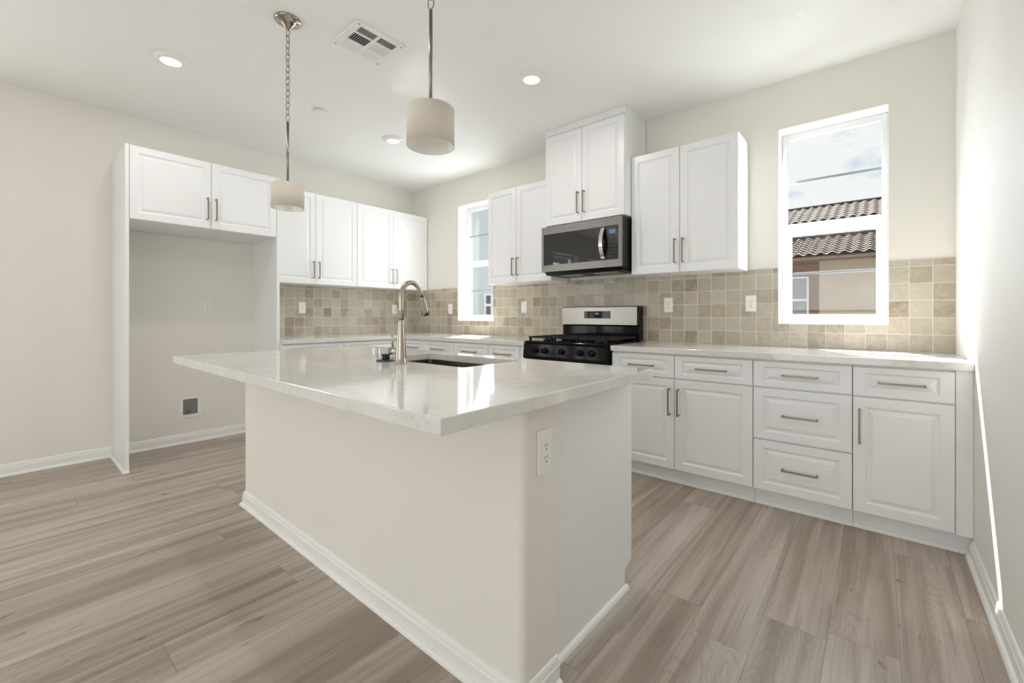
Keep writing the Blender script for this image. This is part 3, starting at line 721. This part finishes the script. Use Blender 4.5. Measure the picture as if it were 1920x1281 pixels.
# grates and burners
for gx in (0.02, 0.267, 0.514):
    g = MB(); gw = 0.236; y0_, y1_ = RF + 0.025, -0.115; zt = 0.958; t = 0.0065
    for yy in (y0_, y1_): g.box(gx, gx + gw, yy - t, yy + t, zt - 0.014, zt)
    for xx in (gx + t, gx + gw - t, gx + gw / 2): g.box(xx - t, xx + t, y0_, y1_, zt - 0.014, zt)
    for yy in (y0_ + 0.13, (y0_ + y1_) / 2, y1_ - 0.13): g.box(gx, gx + gw, yy - t, yy + t, zt - 0.014, zt)
    for xx in (gx + 0.01, gx + gw - 0.01):
        for yy in (y0_ + 0.01, y1_ - 0.01): g.box(xx - 0.009, xx + 0.009, yy - 0.009, yy + 0.009, 0.9222, zt - 0.013)
    g.build('grate', M['iron'], rg, 0.002)
for bx_, by_ in ((0.138, -0.50), (0.138, -0.22), (0.385, -0.37), (0.632, -0.50), (0.632, -0.22)):
    MB().lathe([(0.05, 0.9222), (0.05, 0.930), (0.038, 0.932), (0.036, 0.938), (0.0, 0.939)], (bx_, by_, 0), 24).build('burner', M['iron'], rg)

# ------------------------------------------------------------------ pendants
def pendant(x, y, label):
    r = thing('pendant_lamp', label, 'pendant lamp', (x, y, H), 0, 'drum pendants over the island')
    MB().lathe([(0.067, -0.0005), (0.068, -0.007), (0.064, -0.013), (0.050, -0.018), (0.036, -0.025), (0.024, -0.037), (0.014, -0.049), (0.008, -0.056), (0.0, -0.058)], (0, 0, 0), 40).build('canopy', M['canopy'], r)
    ch = MB(); z = -0.054; i = 0; pitch = 0.0335
    while z > -0.555:
        pts = []
        for k in range(14):
            a = 2 * PI * k / 14; u = 0.0108 * math.cos(a); v = 0.0215 * math.sin(a)
            ang = 0.5 + (PI / 2 if i % 2 else 0) + random.uniform(-0.15, 0.15)
            pts.append((u * math.cos(ang), u * math.sin(ang), z - 0.019 + v))
        ch.tube(pts, 0.0023, 6, closed=True); z -= pitch; i += 1
    ch.build('chain', M['lamp_metal'], r)
    MB().tube([(0, 0, -0.568), (0, 0, -0.915)], 0.0066, 16).build('rod', M['lamp_metal'], r)
    RS, ZA, ZB = 0.0830, -0.916, -1.046
    s = MB().lathe([(RS - 0.002, ZB), (RS, ZB), (RS, ZA), (RS - 0.002, ZA), (RS - 0.002, ZB)], (0, 0, 0), 64, cap=False).build('shade', M['linen'], r)
    MB().lathe([(RS - 0.0024, ZB + 0.001), (RS - 0.0024, ZA - 0.001)], (0, 0, 0), 64, cap=False).build('liner', M['liner'], s)
    sp = MB()
    for k in range(3):
        a = 2 * PI * k / 3 + 0.3; sp.tube([(0, 0, ZA - 0.006), ((RS - 0.003) * math.cos(a), (RS - 0.003) * math.sin(a), ZA - 0.006)], 0.0017, 6)
    sp.tube([((RS - 0.003) * math.cos(2 * PI * k / 40), (RS - 0.003) * math.sin(2 * PI * k / 40), ZA - 0.004) for k in range(40)], 0.0018, 6, closed=True)
    sp.build('spider_fitting', M['nickel'], s)
    MB().lathe([(0.017, ZA - 0.052), (0.019, ZA - 0.05), (0.019, ZA - 0.008), (0.008, ZA - 0.001), (0.0, ZA - 0.001)], (0, 0, 0), 20).build('socket', M['plate'], s)
    return r
pendant(2.200, -2.503, 'drum pendant lamp hanging in front of the fridge-side wall cabinets, ceiling canopy showing')
pendant(3.497, -2.553, 'nearer drum pendant lamp, looking larger and hanging before the range wall')

# ------------------------------------------------------------------ ceiling fittings
def recessed(x, y, label):
    r = thing('recessed_light', label, 'ceiling light', (x, y, H), 0, 'recessed ceiling lights')
    MB().lathe([(0.088, -0.0003), (0.088, -0.006), (0.081, -0.014), (0.068, -0.020), (0.058, -0.021), (0.056, -0.019), (0.056, -0.001)], (0, 0, 0), 48, cap=False).build('trim_ring', M['trim'], r)
    MB().lathe([(0.0, -0.0195), (0.0555, -0.0195), (0.0555, -0.001), (0.0, -0.001)], (0, 0, 0), 40, cap=False).build('lens', M['lens'], r)
    l = bpy.data.lights.new('recessed_glow', 'AREA'); l.shape = 'DISK'; l.size = 0.11; l.energy = RECESSED_POWER; l.color = (1.0, 0.975, 0.94)
    o = bpy.data.objects.new('recessed_glow', l); COL.objects.link(o); o.location = (x, y, H - 0.024)
    return r
recessed(1.25, -2.83, 'lit round recessed light in the ceiling in front of the fridge alcove')
recessed(2.878, -1.172, 'lit round recessed light in the ceiling before the microwave cabinet')
recessed(2.878, -2.83, 'lit round recessed light above the island, out of the picture overhead')  # unseen fourth of the grid, added for its light
recessed(1.26, -1.176, 'lit round recessed light near the tiled corner, farthest into the room')
tag(MB().lathe([(0.0, -0.016), (0.043, -0.016), (0.046, -0.013), (0.046, -0.010), (0.028, -0.009), (0.028, -0.0005), (0.0, -0.0005)], (1.297, -1.885, H), 40, cap=False).build('sprinkler_cover', M['ceiling']), 'small flat white sprinkler cover disc on the ceiling', 'sprinkler cover')

vt = thing('air_vent', 'white rectangular ceiling air register with six louvred blocks', 'air vent', (2.354, -2.098, H))
VX, VY = 0.149, 0.157
cells = []
for (xa, xb) in ((0.058, 0.118), (-0.034, 0.046), (-0.118, -0.046)):
    for (ya, yb) in ((-0.120, -0.008), (0.008, 0.120)): cells.append((xa, xb, ya, yb))
m = MB()
xs = sorted({-VX, VX, *[c[0] for c in cells], *[c[1] for c in cells]}); ys = sorted({-VY, VY, *[c[2] for c in cells], *[c[3] for c in cells]})
for i in range(len(xs) - 1):
    for j in range(len(ys) - 1):
        cx, cy = (xs[i] + xs[i + 1]) / 2, (ys[j] + ys[j + 1]) / 2
        if any(c[0] < cx < c[1] and c[2] < cy < c[3] for c in cells): continue
        m.box(xs[i], xs[i + 1], ys[j], ys[j + 1], -0.010, -0.004)
for q in range(4):  # bevelled rim up to the ceiling
    pass
m.box(-VX, VX, -VY, -VY + 0.004, -0.004, -0.0004); m.box(-VX, VX, VY - 0.004, VY, -0.004, -0.0004); m.box(-VX, -VX + 0.004, -VY, VY, -0.004, -0.0004); m.box(VX - 0.004, VX, -VY, VY, -0.004, -0.0004)
m.build('face_plate', M['trim'], vt)
MB().box(-VX + 0.006, VX - 0.006, -VY + 0.006, VY - 0.006, -0.0018, -0.0006).build('duct_opening', M['dark'], vt)
def louvres(c, along, n, tilt, w):
    """thin slats; along 'x' or 'y'; tilt in x (or y) per unit depth"""
    xa, xb, ya, yb = c; s = MB()
    for k in range(n):
        if along == 'y':
            p = xa + (xb - xa) * (k + 0.5) / n
            s.add([(p - w, ya, -0.0100), (p + w, ya, -0.0100), (p + w + tilt, ya, -0.0022), (p - w + tilt, ya, -0.0022), (p - w, yb, -0.0100), (p + w, yb, -0.0100), (p + w + tilt, yb, -0.0022), (p - w + tilt, yb, -0.0022)],
                  [(0, 1, 2, 3), (4, 7, 6, 5), (0, 4, 5, 1), (1, 5, 6, 2), (2, 6, 7, 3), (3, 7, 4, 0)])
        else:
            p = ya + (yb - ya) * (k + 0.5) / n
            s.add([(xa, p - w, -0.0100), (xa, p + w, -0.0100), (xa, p + w + tilt, -0.0022), (xa, p - w + tilt, -0.0022), (xb, p - w, -0.0100), (xb, p + w, -0.0100), (xb, p + w + tilt, -0.0022), (xb, p - w + tilt, -0.0022)],
                  [(0, 3, 2, 1), (4, 5, 6, 7), (0, 1, 5, 4), (1, 2, 6, 5), (2, 3, 7, 6), (3, 0, 4, 7)])
    return s.build('louvre_block', M['trim'], vt)
for k in (0, 1): louvres(cells[k], 'y', 8, -0.0105, 0.0009)
louvres(cells[2], 'x', 9, 0.0066, 0.0012)
louvres(cells[3], 'x', 10, -0.0045, 0.0022)
for k in (4, 5): louvres(cells[k], 'y', 9, 0.006, 0.0024)
for a in (-0.131, 0.131):
    for b_ in (-0.139, 0.139): MB().lathe([(0.0, -0.0125), (0.004, -0.0122), (0.005, -0.0102)], (a, b_, 0), 10, cap=False).build('screw', M['handle'], vt)

# ------------------------------------------------------------------ outlets and switches
def outlet(label, loc, rotz, kind='outlet', name=None, cat=None):
    """local frame: plate faces -y"""
    r = thing(name or ('wall_switch' if kind == 'switch' else 'wall_outlet'), label, cat or ('switch' if kind == 'switch' else 'outlet'), loc, rotz, 'white outlet and switch plates')
    MB().box(-0.0360, 0.0360, -0.0062, -0.0004, -0.0590, 0.0590).build('cover_plate', M['plate'], r, 0.003)
    if kind == 'switch':
        MB().prism([(-0.0066, -0.033), (-0.0066, 0.033), (-0.0105, 0.033), (-0.0078, -0.002), (-0.0072, -0.033)], 'x', -0.0165, 0.0165).build('rocker', M['plate'], r, 0.001)
    else:
        f = MB().box(-0.0168, 0.0168, -0.0090, -0.0064, -0.0335, 0.0335).build('receptacle', M['plate'], r, 0.001)
        s = MB()
        for zc in (0.015, -0.017):
            s.box(-0.0075, -0.0053, -0.0093, -0.0088, zc - 0.002, zc + 0.007); s.box(0.0050, 0.0068, -0.0093, -0.0088, zc - 0.001, zc + 0.007)
            s.lathe([(0.0, -0.0094), (0.0028, -0.0094), (0.0028, -0.0088)], (0, 0, zc - 0.0085), 12, axis='y', cap=False)
        s.build('slots', M['slot'], f)
    for zc in (0.048, -0.048):
        MB().lathe([(0.0, -0.0072), (0.0026, -0.0070), (0.0032, -0.0061)], (0, 0, zc), 12, axis='y', cap=False).build('screw', M['plate'], r)
    return r
T0 = -TT - 0.0004
outlet('white outlet on the tile wall between the small window and the corner', (0.740, T0, 1.216), 0)
outlet('white rocker switch on the tile below the two-door cabinet beside the range', (1.886, T0, 1.220), 0, 'switch')
outlet('white outlet on the tile just beside the range backguard, toward the big window', (3.393, T0, 1.219), 0)
outlet('white outlet on the tile next to the big window, under open wall', (3.994, T0, 1.220), 0)
outlet('white outlet on the side-wall tile close to the fridge panel', (TT + 0.0004, -1.457, 1.218), PI / 2)
outlet('white outlet on the side-wall tile behind the faucet neck', (TT + 0.0004, -0.304, 1.213), PI / 2)
outlet('white outlet high on the painted wall inside the fridge alcove', (0.0004, -2.309, 1.206), PI / 2)
outlet('white outlet on the painted end of the island', (3.9405, -2.487, 0.728), PI / 2).scale = (1.0, 1.0, 1.12)

wb = thing('water_valve_box', 'white recessed icemaker water valve box low in the fridge alcove', 'valve box', (0.0, -2.437, 0.318), PI / 2)
m = MB(); holes(m, -0.078, 0.078, -0.097, 0.090, [(-0.054, 0.054, -0.066, 0.070)], lambda b, p, q, a, c: b.box(p, q, -0.006, -0.0004, a, c)); m.build('trim_frame', M['plate'], wb, 0.002)
MB().box(-0.0535, 0.0535, -0.0022, -0.0008, -0.0655, 0.0695).build('box_back', M['grey_plastic'], wb)
vv = MB(); vv.lathe([(0.010, -0.062), (0.010, -0.035), (0.006, -0.032), (0.006, -0.010), (0.0, -0.010)], (-0.014, -0.014, 0.0), 16)
vv.lathe([(0.0, -0.024), (0.011, -0.024), (0.011, -0.012), (0.0, -0.012)], (-0.014, -0.008, -0.022), 14, axis='y', cap=False); vv.build('valve', M['brass'], wb)

# ------------------------------------------------------------------ outside: ground and neighbouring houses
struct(MB().box(-40, 40, 0.6, 60, -3.2, -3.0).build('ground', M['ground']))
def tile_roof(name, parent, x0, x1, y0, z0, y1, z1, pitch=0.25, row=0.31, amp=0.032, ridge=True):
    n = max(2, int((x1 - x0) / pitch * 8)); L = math.hypot(y1 - y0, z1 - z0); rows = max(1, round(L / row))
    sy, sz = (y1 - y0) / L, (z1 - z0) / L; vs = []; fs = []
    for j in range(rows):
        for e, lift in ((j * L / rows, 0.024), ((j + 1) * L / rows + 0.01, 0.0)):
            for i in range(n + 1):
                x = x0 + (x1 - x0) * i / n; w = amp * math.sin(2 * PI * (x - x0) / pitch) + lift + amp
                vs.append((x, y0 + sy * e - sz * w, z0 + sz * e + sy * w))
        a = 2 * j * (n + 1); b = a + n + 1
        fs += [(a + i, a + i + 1, b + i + 1, b + i) for i in range(n)]
    m = MB(); m.add(vs, fs, True)
    # deck under the tiles closes the eave
    m.add([(x0, y0 + 0.02, z0 - 0.03), (x1, y0 + 0.02, z0 - 0.03), (x1, y1, z1 - 0.03), (x0, y1, z1 - 0.03)], [(0, 1, 2, 3)])
    o = m.build(name, M['roof'], parent)
    if ridge:
        rm = MB(); k = int((x1 - x0) / 0.33)
        for i in range(k):
            xa = x0 + (x1 - x0) * i / k; xb = x0 + (x1 - x0) * (i + 1) / k + 0.04
            rm.tube([(xa, y1, z1 + 0.035), (xb, y1, z1 + 0.010)], [0.115, 0.095], 10)
        rm.build('ridge_tiles', M['roof'], o)
    return o
def far_window(parent, x0, x1, y, z0, z1, rail):
    m = MB(); F = 0.045
    for a, b_, c, d in ((x0, x0 + F, z0, z1), (x1 - F, x1, z0, z1), (x0 + F, x1 - F, z1 - F, z1), (x0 + F, x1 - F, z0, z0 + F), (x0 + F, x1 - F, rail - 0.03, rail + 0.03)): m.box(a, b_, y - 0.06, y - 0.003, c, d)
    f = m.build('window', M['vinyl'], parent); MB().box(x0 + F, x1 - F, y - 0.03, y - 0.004, z0 + F, z1 - F).build('pane', M['ext_glass'], f); return f
YA = 10.0
ha = thing('house', 'neighbouring house with beige wall and brown tile eave, seen through the big window', 'house', (5.0, YA, -3.0))
o3 = Vector((5.0, YA, -3.0))
def shift(m): m.v = [(p[0] - o3.x, p[1] - o3.y, p[2] - o3.z) for p in m.v]; return m
def hbuild(m, name, mt, par): return shift(m).build(name, mt, par)
hbuild(MB().box(3.55, 12, YA, YA + 3.5, -3.0, 2.529), 'wall', M['stucco_beige'], ha)
hbuild(MB().box(-1.5, 3.549, YA + 0.5, YA + 3.5, -3.0, 2.529), 'recessed_wall', M['stucco_brown'], ha)
hbuild(MB().box(-2.0, 12.3, YA - 0.57, YA + 3.2, 2.53, 2.595), 'soffit', M['fascia'], ha)
ho = bpy.data.objects
def house_roof(par, o, x0, x1, y0, z0, y1, z1, **k):
    r = tile_roof('roof', par, x0 - o[0], x1 - o[0], y0 - o[1], z0 - o[2], y1 - o[1], z1 - o[2], **k); return r
house_roof(ha, o3, -2.0, 12.3, YA - 0.62, 2.60, 11.6, 3.34, pitch=0.232, row=0.25, amp=0.03)
far_window(ha, 2.30 - o3.x, 3.284 - o3.x, YA + 0.5 - o3.y, 0.75 - o3.z, 2.19 - o3.z, 1.56 - o3.z)
hbuild(MB().box(2.78, 2.80, YA + 0.455, YA + 0.47, 1.58, 2.15), 'window_bar', M['vinyl'], ha)

o4 = Vector((5.0, 18.0, -3.0))
hb = thing('house', 'farther house with tile roof rising behind the beige neighbour, against the clouds', 'house', tuple(o4))
m = MB().box(-4, 14, 16.6, 22.0, -3.0, 3.7); m.v = [(p[0] - o4.x, p[1] - o4.y, p[2] - o4.z) for p in m.v]; m.build('wall', M['stucco_beige'], hb)
house_roof(hb, o4, -4.5, 14.5, 17.0, 4.82, 19.6, 5.87, pitch=0.30, row=0.36)
m = MB().prism([(14.3, 3.72), (14.3, 3.66), (17.1, 4.78), (17.0, 4.83)], 'x', -4.5, 14.5); m.v = [(p[0] - o4.x, p[1] - o4.y, p[2] - o4.z) for p in m.v]; m.build('lower_roof', M['grey_roof'], hb)

o5 = Vector((-3.5, 5.0, -3.0))
hc = thing('house', 'pale blue-grey house wall close outside the small window', 'house', tuple(o5))
m = MB().box(-8.0, -1.9, 4.0, 8.0, -3.0, 4.6); m.v = [(p[0] - o5.x, p[1] - o5.y, p[2] - o5.z) for p in m.v]; m.build('wall', M['stucco_blue'], hc)
far_window(hc, -2.50 - o5.x, -2.24 - o5.x, 4.0 - o5.y, 1.12 - o5.z, 1.66 - o5.z, 1.39 - o5.z)
m = MB().prism([(3.6, 4.601), (8.4, 4.601), (6.0, 5.7)], 'x', -8.4, -1.6); m.v = [(p[0] - o5.x, p[1] - o5.y, p[2] - o5.z) for p in m.v]; m.build('roof', M['grey_roof'], hc)
